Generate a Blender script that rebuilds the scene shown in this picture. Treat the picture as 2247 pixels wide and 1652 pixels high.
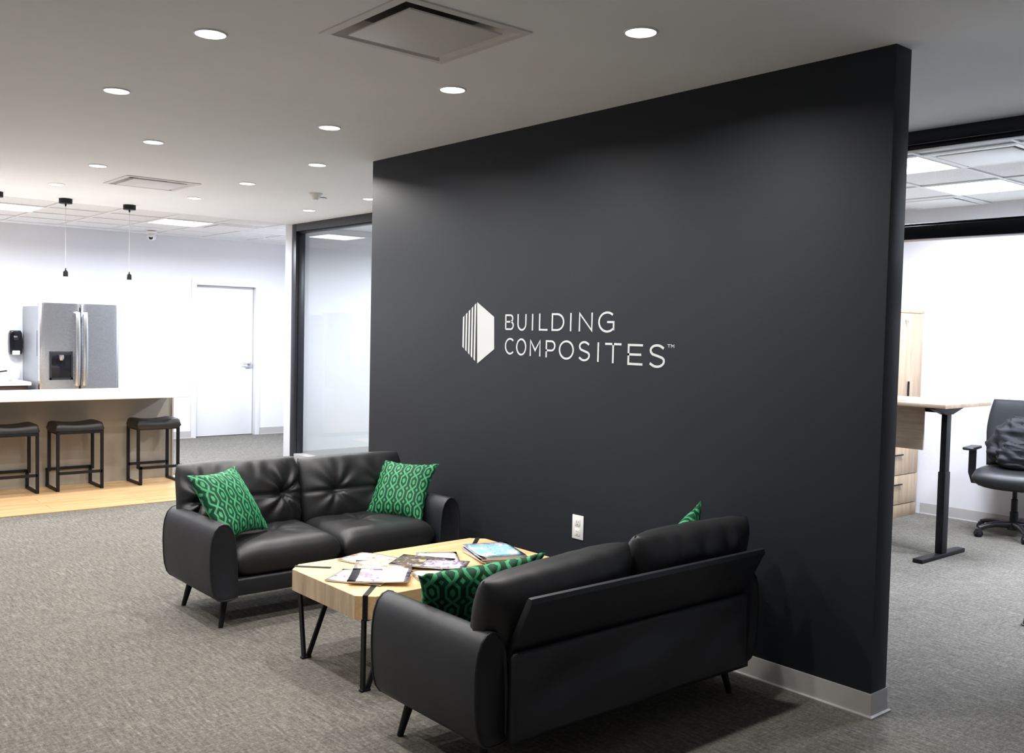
import bpy, bmesh, math, random
from mathutils import Vector, Matrix, Euler, noise as mnoise
PI = math.pi
random.seed(7)
S = bpy.context.scene
for o in list(bpy.data.objects):
    bpy.data.objects.remove(o, do_unlink=True)
COL = S.collection

# ------------------------------------------------------------------ camera, world, exposure
CAM = (-3.6671, -1.9941, 1.5559)
F_PX, YAW, PITCH, ROLL = 2108.43, 0.7038, -0.0463, 0.0223
fw = Vector((math.sin(YAW)*math.cos(PITCH), math.cos(YAW)*math.cos(PITCH), math.sin(PITCH)))
r0 = Vector((math.cos(YAW), -math.sin(YAW), 0)); u0 = r0.cross(fw)
rr = r0*math.cos(ROLL) + u0*math.sin(ROLL); uu = -r0*math.sin(ROLL) + u0*math.cos(ROLL)
cd = bpy.data.cameras.new('camera'); cam = bpy.data.objects.new('camera', cd); COL.objects.link(cam)
cam.matrix_world = Matrix(((rr.x, uu.x, -fw.x, CAM[0]), (rr.y, uu.y, -fw.y, CAM[1]), (rr.z, uu.z, -fw.z, CAM[2]), (0, 0, 0, 1)))
cd.sensor_fit = 'HORIZONTAL'; cd.sensor_width = 36; cd.lens = F_PX/2247*36; cd.clip_start = .05; cd.clip_end = 100
S.camera = cam
W = bpy.data.worlds.new('world'); S.world = W; W.use_nodes = True
W.node_tree.nodes['Background'].inputs[0].default_value = (.6, .65, .75, 1)
W.node_tree.nodes['Background'].inputs[1].default_value = .05
S.view_settings.view_transform = 'Standard'; S.view_settings.look = 'None'
S.view_settings.exposure = 0.12; S.view_settings.gamma = 1.0; S.view_settings.use_curve_mapping = False
P_DOWN, P_PANEL, P_OFFICE = 17.5, 76.0, 66.0          # watts of the ceiling lamps, seen and added
WARM, COOL = (1.0, .972, .935), (.82, .88, 1.0)
H = 2.74                                               # ceiling height

# ------------------------------------------------------------------ material helpers
class NT:
    def __init__(s, name):
        s.m = bpy.data.materials.new(name); s.m.use_nodes = True
        s.t = s.m.node_tree; s.n = s.t.nodes; s.l = s.t.links
        s.b = s.n['Principled BSDF']; s.out = s.n['Material Output']
    def new(s, t, **kw):
        n = s.n.new(t)
        for k, v in kw.items(): setattr(n, k, v)
        return n
    def link(s, a, b): s.l.new(a, b)
    def val(s, sock, v):
        if isinstance(v, bpy.types.NodeSocket): s.l.new(v, sock)
        else: sock.default_value = v
    def math(s, op, a, b=0.0, c=0.0, clamp=False):
        n = s.new('ShaderNodeMath', operation=op); n.use_clamp = clamp
        s.val(n.inputs[0], a); s.val(n.inputs[1], b)
        if op in ('MULTIPLY_ADD', 'SMOOTH_MIN', 'COMPARE'): s.val(n.inputs[2], c)
        return n.outputs[0]
    def coord(s, kind='Object', scale=(1, 1, 1), loc=(0, 0, 0)):
        c = s.new('ShaderNodeTexCoord'); m = s.new('ShaderNodeMapping')
        s.link(c.outputs[kind], m.inputs[0]); m.inputs['Scale'].default_value = scale; m.inputs['Location'].default_value = loc
        return m.outputs[0]
    def noise(s, vec, scale=5, detail=4, rough=.55):
        n = s.new('ShaderNodeTexNoise'); s.link(vec, n.inputs['Vector'])
        n.inputs['Scale'].default_value = scale; n.inputs['Detail'].default_value = detail; n.inputs['Roughness'].default_value = rough
        return n.outputs['Fac']
    def ramp(s, fac, stops, interp='LINEAR'):
        n = s.new('ShaderNodeValToRGB'); s.link(fac, n.inputs[0]); n.color_ramp.interpolation = interp
        e = n.color_ramp.elements
        while len(e) > 1: e.remove(e[-1])
        e[0].position = stops[0][0]; e[0].color = (*stops[0][1], 1)
        for p, c in stops[1:]:
            q = e.new(p); q.color = (*c, 1)
        return n.outputs[0]
    def mix(s, fac, a, b, mode='MIX'):
        n = s.new('ShaderNodeMix', data_type='RGBA', blend_type=mode)
        s.val(n.inputs[0], fac)
        for sock, v in ((n.inputs[6], a), (n.inputs[7], b)):
            if isinstance(v, bpy.types.NodeSocket): s.l.new(v, sock)
            else: sock.default_value = (*v, 1)
        return n.outputs[2]
    def bump(s, h, strength=.2, dist=.01):
        n = s.new('ShaderNodeBump'); s.link(h, n.inputs['Height']); n.inputs['Strength'].default_value = strength; n.inputs['Distance'].default_value = dist
        s.link(n.outputs[0], s.b.inputs['Normal'])
    def base(s, c, rough=.5, metal=0.0, spec=None):
        if isinstance(c, bpy.types.NodeSocket): s.l.new(c, s.b.inputs['Base Color'])
        else: s.b.inputs['Base Color'].default_value = (*c, 1)
        s.val(s.b.inputs['Roughness'], rough); s.b.inputs['Metallic'].default_value = metal
        if spec is not None: s.b.inputs['Specular IOR Level'].default_value = spec

def paint(name, c, rough=.6, var=.04, bump=.06, scale=60, spec=.4):
    t = NT(name); v = t.coord()
    n = t.noise(v, 1.3, 3); f = t.noise(v, scale, 3)
    col = t.ramp(n, [(.3, tuple(x*(1-var) for x in c)), (.7, tuple(min(1, x*(1+var)) for x in c))])
    t.base(col, rough, 0, spec); t.bump(f, bump, .004)
    return t.m
def plastic(name, c, rough=.4, metal=0.0, spec=.5):
    t = NT(name); v = t.coord(); f = t.noise(v, 180, 2)
    t.base(c, rough, metal, spec); t.bump(f, .05, .001)
    return t.m
def wood(name, dark, light, axis='x', rough=.42, scale=1.0):
    t = NT(name)
    sc = {'x': (1.2, 14, 14), 'y': (14, 1.2, 14), 'z': (14, 14, 1.2)}[axis]
    v = t.coord('Object', tuple(k*scale for k in sc)); oi = t.new('ShaderNodeObjectInfo')
    va = t.new('ShaderNodeVectorMath', operation='ADD'); t.link(v, va.inputs[0])
    cm = t.new('ShaderNodeCombineXYZ')
    rnd = t.math('MULTIPLY', oi.outputs['Random'], 37.0)
    for i in range(3): t.link(rnd, cm.inputs[i])
    t.link(cm.outputs[0], va.inputs[1])
    n = t.noise(va.outputs[0], 1.0, 6, .62); n2 = t.noise(va.outputs[0], 6.0, 3, .6)
    k = t.math('ADD', t.math('MULTIPLY', n, .75), t.math('MULTIPLY', n2, .25))
    col = t.ramp(k, [(.34, dark), (.5, tuple((a+b)/2 for a, b in zip(dark, light))), (.64, light)])
    t.base(col, rough, 0, .4); t.bump(n2, .08, .002)
    return t.m
def leather(name, c=(.010, .0105, .0125), rough=.40):
    t = NT(name); v = t.coord()
    n = t.noise(v, 260, 3, .6); w = t.noise(v, 7, 4, .6)
    t.base(c, t.math('MULTIPLY_ADD', w, .14, rough-.07), 0, .55)
    h = t.math('ADD', t.math('MULTIPLY', n, .25), t.math('MULTIPLY', w, 1.0))
    t.bump(h, .22, .006)
    return t.m
def emit(name, c, strength):
    t = NT(name); e = t.new('ShaderNodeEmission'); e.inputs[0].default_value = (*c, 1); e.inputs[1].default_value = strength
    v = t.coord(); n = t.noise(v, 3, 1)
    t.link(t.math('MULTIPLY_ADD', n, .1*strength, .95*strength), e.inputs[1])
    t.link(e.outputs[0], t.out.inputs[0]); return t.m
def glass(name, tint=(.96, .98, .98)):
    t = NT(name); tr = t.new('ShaderNodeBsdfTransparent'); tr.inputs[0].default_value = (*tint, 1)
    gl = t.new('ShaderNodeBsdfGlossy'); gl.inputs['Roughness'].default_value = .0
    fr = t.new('ShaderNodeFresnel'); ge = t.new('ShaderNodeNewGeometry')      # thin pane: the same reflectance from either face
    t.link(t.math('MULTIPLY_ADD', ge.outputs['Backfacing'], 1/1.5-1.5, 1.5), fr.inputs[0])
    mx = t.new('ShaderNodeMixShader'); t.link(fr.outputs[0], mx.inputs[0]); t.link(tr.outputs[0], mx.inputs[1]); t.link(gl.outputs[0], mx.inputs[2])
    t.link(mx.outputs[0], t.out.inputs[0]); return t.m

def carpet_mat():
    t = NT('carpet'); 
    a = t.noise(t.coord('Object', (70, 9, 1)), 1.0, 4, .7)        # streaks along y
    b = t.noise(t.coord('Object', (10, 80, 1), (3, 7, 0)), 1.0, 4, .7)   # streaks along x
    fine = t.noise(t.coord('Object'), 210, 2, .6)
    sp = t.noise(t.coord('Object'), 60, 4, .75)
    big = t.noise(t.coord('Object'), 1.1, 3)
    ch = t.new('ShaderNodeTexChecker'); t.link(t.coord('Object'), ch.inputs[0]); ch.inputs['Scale'].default_value = 2.0
    sel = t.math('MULTIPLY_ADD', ch.outputs['Fac'], .28, .16)
    k = t.math('ADD', t.math('MULTIPLY', a, t.math('SUBTRACT', 1.0, sel)), t.math('MULTIPLY', b, sel))
    k = t.math('ADD', t.math('MULTIPLY', k, .42), t.math('ADD', t.math('MULTIPLY', fine, .16), t.math('ADD', t.math('MULTIPLY', sp, .36), t.math('MULTIPLY', big, .06))))
    col = t.ramp(k, [(.37, (.054, .050, .044)), (.46, (.106, .099, .087)), (.54, (.168, .158, .140)), (.63, (.28, .267, .242))])
    t.base(col, .95, 0, .1); t.bump(k, .5, .006)
    return t.m
def brushed(name, c=(.62, .62, .64), rough=.27):
    t = NT(name); v = t.coord('Object', (60, 60, 900)); n = t.noise(v, 1, 2)
    t.base(c, t.math('MULTIPLY_ADD', n, .03, rough-.015), 1.0)
    return t.m
def tile_mat():
    t = NT('acoustic_tile'); v = t.coord(); n = t.noise(v, 90, 4, .7)
    col = t.ramp(n, [(.35, (.62, .63, .64)), (.55, (.80, .80, .81))])
    t.base(col, .9, 0, .1); t.bump(n, .3, .004); return t.m
def velvet_mat():
    t = NT('green_velvet'); uv = t.new('ShaderNodeTexCoord'); sp = t.new('ShaderNodeSeparateXYZ'); t.link(uv.outputs['UV'], sp.inputs[0])
    def cell(s, k):
        f = t.math('FRACT', t.math('MULTIPLY', s, k)); return t.math('ABSOLUTE', t.math('SUBTRACT', f, .5))
    x = cell(sp.outputs[0], 6.0); y = cell(sp.outputs[1], 4.3)
    d = t.math('MAXIMUM', x, t.math('MULTIPLY', t.math('ADD', x, t.math('MULTIPLY', y, 1.07)), .56))
    ring = t.math('COMPARE', d, .315, .058)
    core = t.math('LESS_THAN', d, .125)
    corner = t.math('LESS_THAN', t.math('ADD', t.math('SUBTRACT', .5, x), t.math('SUBTRACT', .5, y)), .13)
    pat = t.math('MAXIMUM', ring, t.math('MAXIMUM', core, corner))
    n = t.noise(t.coord(), 22, 4, .6); fine = t.noise(t.coord(), 240, 2)
    pat2 = t.math('MULTIPLY', pat, t.math('MULTIPLY_ADD', n, 1.0, .45), clamp=True)
    col = t.mix(pat2, (.005, .046, .022), (.060, .330, .145))
    t.base(col, .62, 0, .25)
    t.b.inputs['Sheen Weight'].default_value = .55; t.b.inputs['Sheen Roughness'].default_value = .35; t.b.inputs['Sheen Tint'].default_value = (.12, .75, .32, 1)
    t.bump(t.math('ADD', pat, t.math('MULTIPLY', fine, .25)), .55, .004)
    return t.m
def cover_mat(seed, pal, header=None, scale=3.2):
    """printed magazine cover: irregular patches of the palette, with an optional title band"""
    t = NT('printed_cover'); c = t.new('ShaderNodeTexCoord'); mp = t.new('ShaderNodeMapping'); t.link(c.outputs['UV'], mp.inputs[0])
    mp.inputs['Location'].default_value = (seed*3.7, seed*1.9, seed)
    n = t.noise(mp.outputs[0], scale, 3, .65); m = t.noise(mp.outputs[0], scale*4, 2, .7)
    k = t.math('ADD', t.math('MULTIPLY', n, .75), t.math('MULTIPLY', m, .25))
    st = [(.0, pal[0])]; L = len(pal)
    for i in range(1, L): st.append((.36+.26*(i-1)/max(1, L-2), pal[i]))
    col = t.ramp(k, st, 'CONSTANT')
    if header:
        sp = t.new('ShaderNodeSeparateXYZ'); t.link(c.outputs['UV'], sp.inputs[0])
        band = t.math('GREATER_THAN', sp.outputs[1], header[1])
        col = t.mix(band, col, header[0])
    t.base(col, .25, 0, .5); return t.m

M = {}
M['carpet'] = carpet_mat()
M['ceiling'] = paint('ceiling_paint', (.86, .875, .88), .75, .02, .05, 80, .2)
M['wall'] = paint('pale_wall_paint', (.72, .72, .745), .65, .02)
M['charcoal'] = paint('charcoal_wall_paint', (.0185, .0222, .0285), .62, .06, .1, 90, .3)
M['cove'] = paint('grey_rubber_base', (.34, .325, .31), .45, .03, .04)
M['trimwhite'] = paint('white_trim', (.75, .75, .77), .4, .02)
M['door'] = paint('white_door_paint', (.74, .74, .76), .4, .02)
M['black_metal'] = plastic('black_powder_coat', (.006, .006, .008), .48, 0.0, .28)
M['black_frame'] = plastic('black_aluminium_frame', (.012, .013, .018), .38)
M['steel_dark'] = plastic('dark_plastic', (.014, .014, .017), .35)
M['leather'] = leather('black_leather', (.0115, .0116, .0138), .48)
M['leather2'] = leather('black_leather_matt', (.0062, .0076, .0125), .54)
M['cloth_black'] = leather('black_cloth', (.008, .0095, .013), .75)
M['velvet'] = velvet_mat()
M['white_plastic'] = plastic('white_plastic', (.80, .80, .80), .35)
M['slot'] = plastic('dark_slot', (.03, .03, .03), .5)
M['sign'] = plastic('white_acrylic', (.60, .615, .63), .5)
M['oak'] = wood('oak_table', (.62, .36, .175), (.88, .585, .325), 'x', .38)
M['oak_end'] = wood('oak_side_grain', (.30, .215, .135), (.56, .43, .29), 'z', .5)
M['plank'] = wood('honey_plank', (.46, .28, .13), (.66, .44, .235), 'x', .35)
M['oak_office'] = wood('pale_oak_laminate', (.34, .245, .16), (.52, .40, .285), 'z', .45)
M['oak_office_x'] = wood('pale_oak_laminate_flat', (.34, .245, .16), (.52, .40, .285), 'y', .4)
M['island'] = paint('grey_brown_panel', (.36, .325, .27), .55, .05)
M['quartz'] = paint('white_quartz', (.84, .83, .81), .22, .02, .01, 60, .5)
M['darkcab'] = wood('dark_brown_cabinet', (.030, .016, .013), (.075, .042, .034), 'x', .4)
M['steel'] = brushed('brushed_stainless')
M['fridge_side'] = plastic('grey_fridge_side', (.30, .31, .33), .4, .3)
M['chrome'] = plastic('satin_chrome', (.65, .65, .67), .25, 1.0)
M['black_gloss'] = plastic('black_gloss', (.006, .006, .008), .12)
M['glass'] = glass('clear_glass')
M['tile'] = tile_mat()
M['grid'] = plastic('white_grid', (.80, .80, .80), .5)
M['vent'] = plastic('vent_enamel', (.70, .68, .67), .5)
M['vent_dark'] = plastic('vent_throat', (.16, .15, .15), .6)
M['lens'] = emit('downlight_lens', (1, .96, .90), 9)
M['panel'] = emit('panel_lens', (.90, .95, 1), 9)
M['bulb'] = emit('pendant_bulb', (1, .95, .88), 3)
M['paper'] = plastic('paper', (.80, .78, .75), .6)
M['paper_red'] = plastic('orange_paper', (.50, .13, .06), .6)
M['cable'] = plastic('white_cable', (.75, .75, .75), .5)

# ------------------------------------------------------------------ object helpers
def tag(o, label=None, cat=None, group=None, kind=None):
    if label: o['label'] = label
    if cat: o['category'] = cat
    if group: o['group'] = group
    if kind: o['kind'] = kind
    return o
def empty(name, loc=(0, 0, 0), rz=0, **kw):
    o = bpy.data.objects.new(name, None); COL.objects.link(o); o.location = loc; o.rotation_euler = (0, 0, rz); o.empty_display_size = .1
    return tag(o, **kw)
def link(name, me, mat, parent=None, loc=None, rot=None):
    o = bpy.data.objects.new(name, me); COL.objects.link(o)
    if mat and not me.materials: me.materials.append(mat)
    if parent: o.parent = parent
    if loc: o.location = loc
    if rot: o.rotation_euler = rot
    return o
def from_bm(name, bm, mat, parent=None, smooth=False, loc=None, rot=None):
    bmesh.ops.recalc_face_normals(bm, faces=bm.faces[:])
    me = bpy.data.meshes.new(name); bm.to_mesh(me); bm.free()
    if smooth:
        for p in me.polygons: p.use_smooth = True
        if smooth != True:
            me.set_sharp_from_angle(angle=smooth)
    return link(name, me, mat, parent, loc, rot)
def bm_box(bm, x0, x1, y0, y1, z0, z1):
    r = bmesh.ops.create_cube(bm, size=1)['verts']
    for v in r: v.co = Vector(((x0+x1)/2+v.co.x*(x1-x0), (y0+y1)/2+v.co.y*(y1-y0), (z0+z1)/2+v.co.z*(z1-z0)))
    return r
def box(name, b, mat, parent=None, bev=.003, seg=2, loc=None, rot=None):
    bm = bmesh.new(); bm_box(bm, *b)
    if bev: bmesh.ops.bevel(bm, geom=bm.edges[:], offset=min(bev, .45*min(b[1]-b[0], b[3]-b[2], b[5]-b[4])), segments=seg, affect='EDGES', profile=.5, clamp_overlap=True)
    return from_bm(name, bm, mat, parent, .6 if bev else False, loc, rot)
def prism(name, pts, axis, a0, a1, mat, parent=None, bev=.0, seg=2, loc=None, rot=None):
    """pts: 2-D outline in the two other axes (in x,y,z order), extruded along axis"""
    bm = bmesh.new()
    def mk(p, a): return {'x': (a, p[0], p[1]), 'y': (p[0], a, p[1]), 'z': (p[0], p[1], a)}[axis]
    A = [bm.verts.new(mk(p, a0)) for p in pts]; B = [bm.verts.new(mk(p, a1)) for p in pts]; n = len(pts)
    fa = bm.faces.new(A); fb = bm.faces.new(B[::-1])
    for i in range(n): bm.faces.new((A[i], B[i], B[(i+1) % n], A[(i+1) % n]))
    if bev:
        es = list(set(fa.edges[:]+fb.edges[:]))
        bmesh.ops.bevel(bm, geom=es, offset=bev, segments=seg, affect='EDGES', profile=.5, clamp_overlap=True)
    return from_bm(name, bm, mat, parent, .6, loc, rot)
def lathe(name, prof, mat, parent=None, n=24, loc=None, rot=None, sharp=.7):
    bm = bmesh.new(); rings = []
    for r, z in prof:
        if r < 1e-5: rings.append([bm.verts.new((0, 0, z))])
        else: rings.append([bm.verts.new((r*math.cos(2*PI*i/n), r*math.sin(2*PI*i/n), z)) for i in range(n)])
    for a, b in zip(rings, rings[1:]):
        for i in range(n):
            j = (i+1) % n
            if len(a) == 1 and len(b) == 1: continue
            if len(a) == 1: bm.faces.new((a[0], b[i], b[j]))
            elif len(b) == 1: bm.faces.new((a[i], a[j], b[0]))
            else: bm.faces.new((a[i], a[j], b[j], b[i]))
    return from_bm(name, bm, mat, parent, sharp, loc, rot)
def bm_sweep(bm, pts, sec, radii=None, closed=False, up=Vector((0, 0, 1))):
    """sweep a 2-D section along pts"""
    P = [Vector(p) for p in pts]; n = len(P); rings = []
    for i in range(n):
        if closed: t = (P[(i+1) % n]-P[i-1])
        else: t = P[min(i+1, n-1)]-P[max(i-1, 0)]
        t.normalize()
        u = up if abs(t.dot(up)) < .95 else Vector((1, 0, 0))
        s = t.cross(u).normalized(); w = s.cross(t).normalized(); k = radii[i] if radii else 1
        rings.append([bm.verts.new(P[i]+s*a*k+w*b*k) for a, b in sec])
    m = len(sec)
    rng = range(n) if closed else range(n-1)
    for i in rng:
        a, b = rings[i], rings[(i+1) % n]
        for j in range(m): bm.faces.new((a[j], a[(j+1) % m], b[(j+1) % m], b[j]))
    if not closed:
        bm.faces.new(rings[0][::-1]); bm.faces.new(rings[-1])
def circ(r, n=10): return [(r*math.cos(2*PI*i/n), r*math.sin(2*PI*i/n)) for i in range(n)]
def rect(w, h): return [(-w/2, -h/2), (w/2, -h/2), (w/2, h/2), (-w/2, h/2)]
def tube(name, pts, r, mat, parent=None, n=10, radii=None, closed=False, up=Vector((0, 0, 1)), loc=None, rot=None):
    bm = bmesh.new(); bm_sweep(bm, pts, circ(1 if radii else r, n), radii, closed, up)
    return from_bm(name, bm, mat, parent, .8, loc, rot)
def bar(name, pts, w, h, mat, parent=None, up=Vector((0, 0, 1)), loc=None, rot=None):
    bm = bmesh.new(); bm_sweep(bm, pts, rect(w, h), up=up)
    return from_bm(name, bm, mat, parent, False, loc, rot)
def copy_tree(o, parent=None):
    c = o.copy(); COL.objects.link(c); c.parent = parent
    for ch in o.children: copy_tree(ch, c)
    return c
def sheet(name, fn, nu, nv, mat, parent=None, closed_back=None, loc=None, rot=None, uv=True):
    """closed cushion: front sheet fn(u,v)->xyz and back sheet, u,v in -1..1, sewn on the rim"""
    bm = bmesh.new(); uvl = bm.loops.layers.uv.new('UVMap')
    fr = [[bm.verts.new(fn(-1+2*i/nu, -1+2*j/nv)) for i in range(nu+1)] for j in range(nv+1)]
    bk = [[fr[j][i] if i in (0, nu) or j in (0, nv) else bm.verts.new(closed_back(-1+2*i/nu, -1+2*j/nv)) for i in range(nu+1)] for j in range(nv+1)]
    for g, flip in ((fr, False), (bk, True)):
        for j in range(nv):
            for i in range(nu):
                q = [(i, j), (i+1, j), (i+1, j+1), (i, j+1)]
                if flip: q = q[::-1]
                f = bm.faces.new([g[b][a] for a, b in q])
                for lp, (a, b) in zip(f.loops, q): lp[uvl].uv = (a/nu, b/nv)
    me = bpy.data.meshes.new(name); bm.to_mesh(me); bm.free()
    for p in me.polygons: p.use_smooth = True
    return link(name, me, mat, parent, loc, rot)

# ------------------------------------------------------------------ the setting
XL, XR, YB, YF = -6.5, 4.75, -4.6, 10.87               # outer faces of the space
G = 1.65                                               # plane of the glazed office fronts
DW_L, DW_T = 3.90, .1235                               # free-standing charcoal wall
def struct(name, *a, **k):
    o = box(name, *a, **k); o['kind'] = 'structure'; return o
struct('floor', (XL-.1, XR+.1, YB-.1, YF+.14, -.10, 0), M['carpet'], bev=0)
TY = 8.20                                              # drywall ceiling ends, tile ceiling starts
struct('ceiling', (XL-.1, G+.06, YB-.1, TY, H, H+.1), M['ceiling'], bev=0)
struct('ceiling_slab', (XL-.1, XR+.1, YB-.1, YF+.1, H+.16, H+.26), M['ceiling'], bev=0)
bm = bmesh.new()                                       # far wall with a door opening
for q in ((XL-.1, 1.535, 0, H+.16), (2.445, XR+.1, 0, H+.16), (1.535, 2.445, 2.128, H+.16)): bm_box(bm, q[0], q[1], YF, YF+.14, q[2], q[3])
from_bm('wall_far', bm, M['wall'])['kind'] = 'structure'
struct('wall_left', (XL-.1, XL, YB, YF, 0, H+.16), M['wall'], bev=0)
struct('wall_rear', (XL, XR, YB-.1, YB, 0, H+.16), M['wall'], bev=0)
struct('wall_office_back', (XR, XR+.1, YB, YF, 0, H+.16), M['wall'], bev=0)
struct('wall_office_divider', (G+.06, XR, 2.74, 2.86, 0, H+.16), M['wall'], bev=0)
struct('wall_meeting_end', (G-.05, XR, 8.20, 8.36, 0, H+.16), M['wall'], bev=.003)
struct('wall_charcoal', (0, DW_T, 0, DW_L, 0, H), M['charcoal'], bev=.002)

def cove_base(name, pts, closed=False, h=.10):
    """rubber cove base: an upright strip with a light toe, following pts on the floor (face on the left of travel)"""
    prof = [(0, 0), (.018, 0), (.018, .006), (.010, .012), (.006, .022), (.005, h-.004), (.003, h), (0, h)]
    bm = bmesh.new(); n = len(pts); rings = []
    for i, p in enumerate(pts):
        p = Vector((*p, 0)); d1 = d0 = None
        if i > 0 or closed: d0 = (p-Vector((*pts[i-1], 0))).normalized()
        if i < n-1 or closed: d1 = (Vector((*pts[(i+1) % n], 0))-p).normalized()
        d0 = d0 or d1; d1 = d1 or d0
        n0 = Vector((-d0.y, d0.x, 0)); n1 = Vector((-d1.y, d1.x, 0)); nn = (n0+n1); nn = nn/max(.3, nn.dot(n0))
        rings.append([bm.verts.new(p+nn*a+Vector((0, 0, b))) for a, b in prof])
    m = len(prof)
    for i in range(n if closed else n-1):
        a, b = rings[i], rings[(i+1) % n]
        for j in range(m): bm.faces.new((a[j], a[(j+1) % m], b[(j+1) % m], b[j]))
    if not closed:
        bm.faces.new(rings[0]); bm.faces.new(rings[-1][::-1])
    o = from_bm(name, bm, M['cove'], None, .5); o['kind'] = 'structure'; return o
cove_base('baseboard_charcoal', [(0, 0), (0, DW_L), (DW_T, DW_L), (DW_T, 0)], True)
cove_base('baseboard_far_right', [(2.95+1.8, YF), (2.50, YF)])
cove_base('baseboard_far_mid', [(1.51, YF), (.34, YF)])
cove_base('baseboard_office_back', [(XR, YB), (XR, 2.18)])
cove_base('baseboard_meeting_end', [(XR, 8.20), (G+.08, 8.20)])

# wood plank zone under the kitchen island
wf = struct('floor_wood', (-6.4, .06, 6.352, 9.65, 0, .004), M['plank'], bev=0)
pm = {}
yy, row = 6.352, 0
strip = box('trim_1', (-6.4, .06, 6.335, 6.352, 0, .009), M['plank'], bev=.002); strip['kind'] = 'structure'
while yy < 9.6:
    x = .06 - (.0 if row % 2 else .75); xs = .06
    while xs > -6.3:
        x2 = max(-6.4, x if xs == .06 and row % 2 == 0 else xs-1.5)
        key = round(xs-x2, 3)
        if key not in pm:
            o = box('plank', (-key/2+.0012, key/2-.0012, .0012, .1638, 0, .0045), M['plank'], bev=.001, seg=1); pm[key] = o.data
        else:
            o = link('plank', pm[key], None)
        o.parent = wf; o.location = ((xs+x2)/2, yy, .004); xs = x2
    yy += .165; row += 1

# acoustic tile ceilings: one tile = one piece
def tile_ceiling(name, x0, y0, nx, ny, skip, p=.61):
    root = box(name, (x0, x0+nx*p, y0, y0+ny*p, H+.03, H+.05), M['tile'], bev=0); root['kind'] = 'structure'
    bm = bmesh.new()
    for i in range(nx+1): bm_box(bm, x0+i*p-.011, x0+i*p+.011, y0, y0+ny*p, H-.002, H+.028)
    for j in range(ny+1): bm_box(bm, x0, x0+nx*p, y0+j*p-.011, y0+j*p+.011, H-.0015, H+.0275)
    g = from_bm('ceiling_grid', bm, M['grid'], root)
    me = None
    for i in range(nx):
        for j in range(ny):
            if (i, j) in skip: continue
            if me is None:
                o = box('ceiling_tile', (-.291, .291, -.291, .291, 0, .02), M['tile'], bev=.005, seg=1); me = o.data
            else: o = link('ceiling_tile', me, None)
            o.parent = root; o.location = (x0+(i+.5)*p, y0+(j+.5)*p, H+.008)
    return root
KX, KY, PT = -1.49-.61*6, TY, .61
kit_panels = [(6, 1), (9, 1), (12, 1), (3, 1)]; kit_grille = (10, 1)  # last panel is out of view, added for natural ambient light
tile_ceiling('ceiling_tiles_kitchen', KX, KY+.011, 16, 4, set(kit_panels+[kit_grille]))
struct('ceiling_edge_left', (XL-.1, KX, TY, YF, H, H+.05), M['ceiling'], bev=0)
struct('ceiling_edge_far', (KX, XR, TY+4*PT+.022, YF, H, H+.05), M['ceiling'], bev=0)
OX, OY = 1.70, .46-.61*8
off_panels = [(1, 9), (3, 9), (1, 6), (3, 6)]; off_vents = [(1, 8), (4, 10)]
tile_ceiling('ceiling_tiles_office', OX, OY, 5, 12, set(off_panels+off_vents))
struct('ceiling_office_near', (G+.06, XR, 2.86, TY, H, H+.1), M['ceiling'], bev=0)
struct('ceiling_office_rear', (G+.06, XR, YB, OY, H, H+.1), M['ceiling'], bev=0)

# ------------------------------------------------------------------ glazed office fronts (window_1 .. window_3) 
def frame_piece(parent, b, bev=.003): return box('frame_bar', b, M['black_frame'], parent, bev)
# window_1: fixed glazing of the meeting room (seen left of the charcoal wall)
w1 = empty('window_1', (G, 0, 0), kind='structure')
def glazing(root, y0, y1, z0, z1, bottom=.09):
    d0, d1 = -.05, .07
    frame_piece(root, (d0, d1, y1-.10, y1, 0, z1))                  # far post
    frame_piece(root, (d0, d1, y0, y0+.10, 0, z1))
    frame_piece(root, (d0, d1, y0+.10, y1-.10, z1-.085, z1))        # head
    frame_piece(root, (d0+.035, d1-.02, y0+.10, y1-.10, z1-.105, z1-.085), .002)
    frame_piece(root, (d0+.035, d1-.02, y1-.112, y1-.10, .02, z1-.105), .002)
    box('bottom_rail', (d0, d1, y0+.10, y1-.10, 0, bottom), M['cove'], root, .003)
    box('pane', (.03, .038, y0+.09, y1-.09, bottom-.01, z1-.08), M['glass'], root, 0)
glazing(w1, 4.6, 8.20, .09, H)
# window_2: transom over the open office doorway, window_3 : next fixed light
w2 = empty('window_2', (G, 0, 0), kind='structure')
frame_piece(w2, (-.05, .07, -.45, 1.55, H-.075, H)); frame_piece(w2, (-.02, .05, -.45, 1.55, H-.10, H-.075), .002)
frame_piece(w2, (-.05, .07, -.45, 1.55, 2.13, 2.205)); frame_piece(w2, (-.02, .05, -.45, 1.55, 2.205, 2.222), .002)
frame_piece(w2, (-.05, .07, 1.45, 1.55, 0, H)); frame_piece(w2, (-.05, .07, -.45, -.35, 0, H))
box('pane', (.012, .02, -.35, 1.45, 2.215, H-.09), M['glass'], w2, 0)
w3 = empty('window_3', (G, 0, 0), kind='structure'); glazing(w3, 1.55, 4.6, .09, H)
w4 = empty('window_4', (G, 0, 0), kind='structure'); glazing(w4, -4.6, -.45, .09, H)

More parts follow.
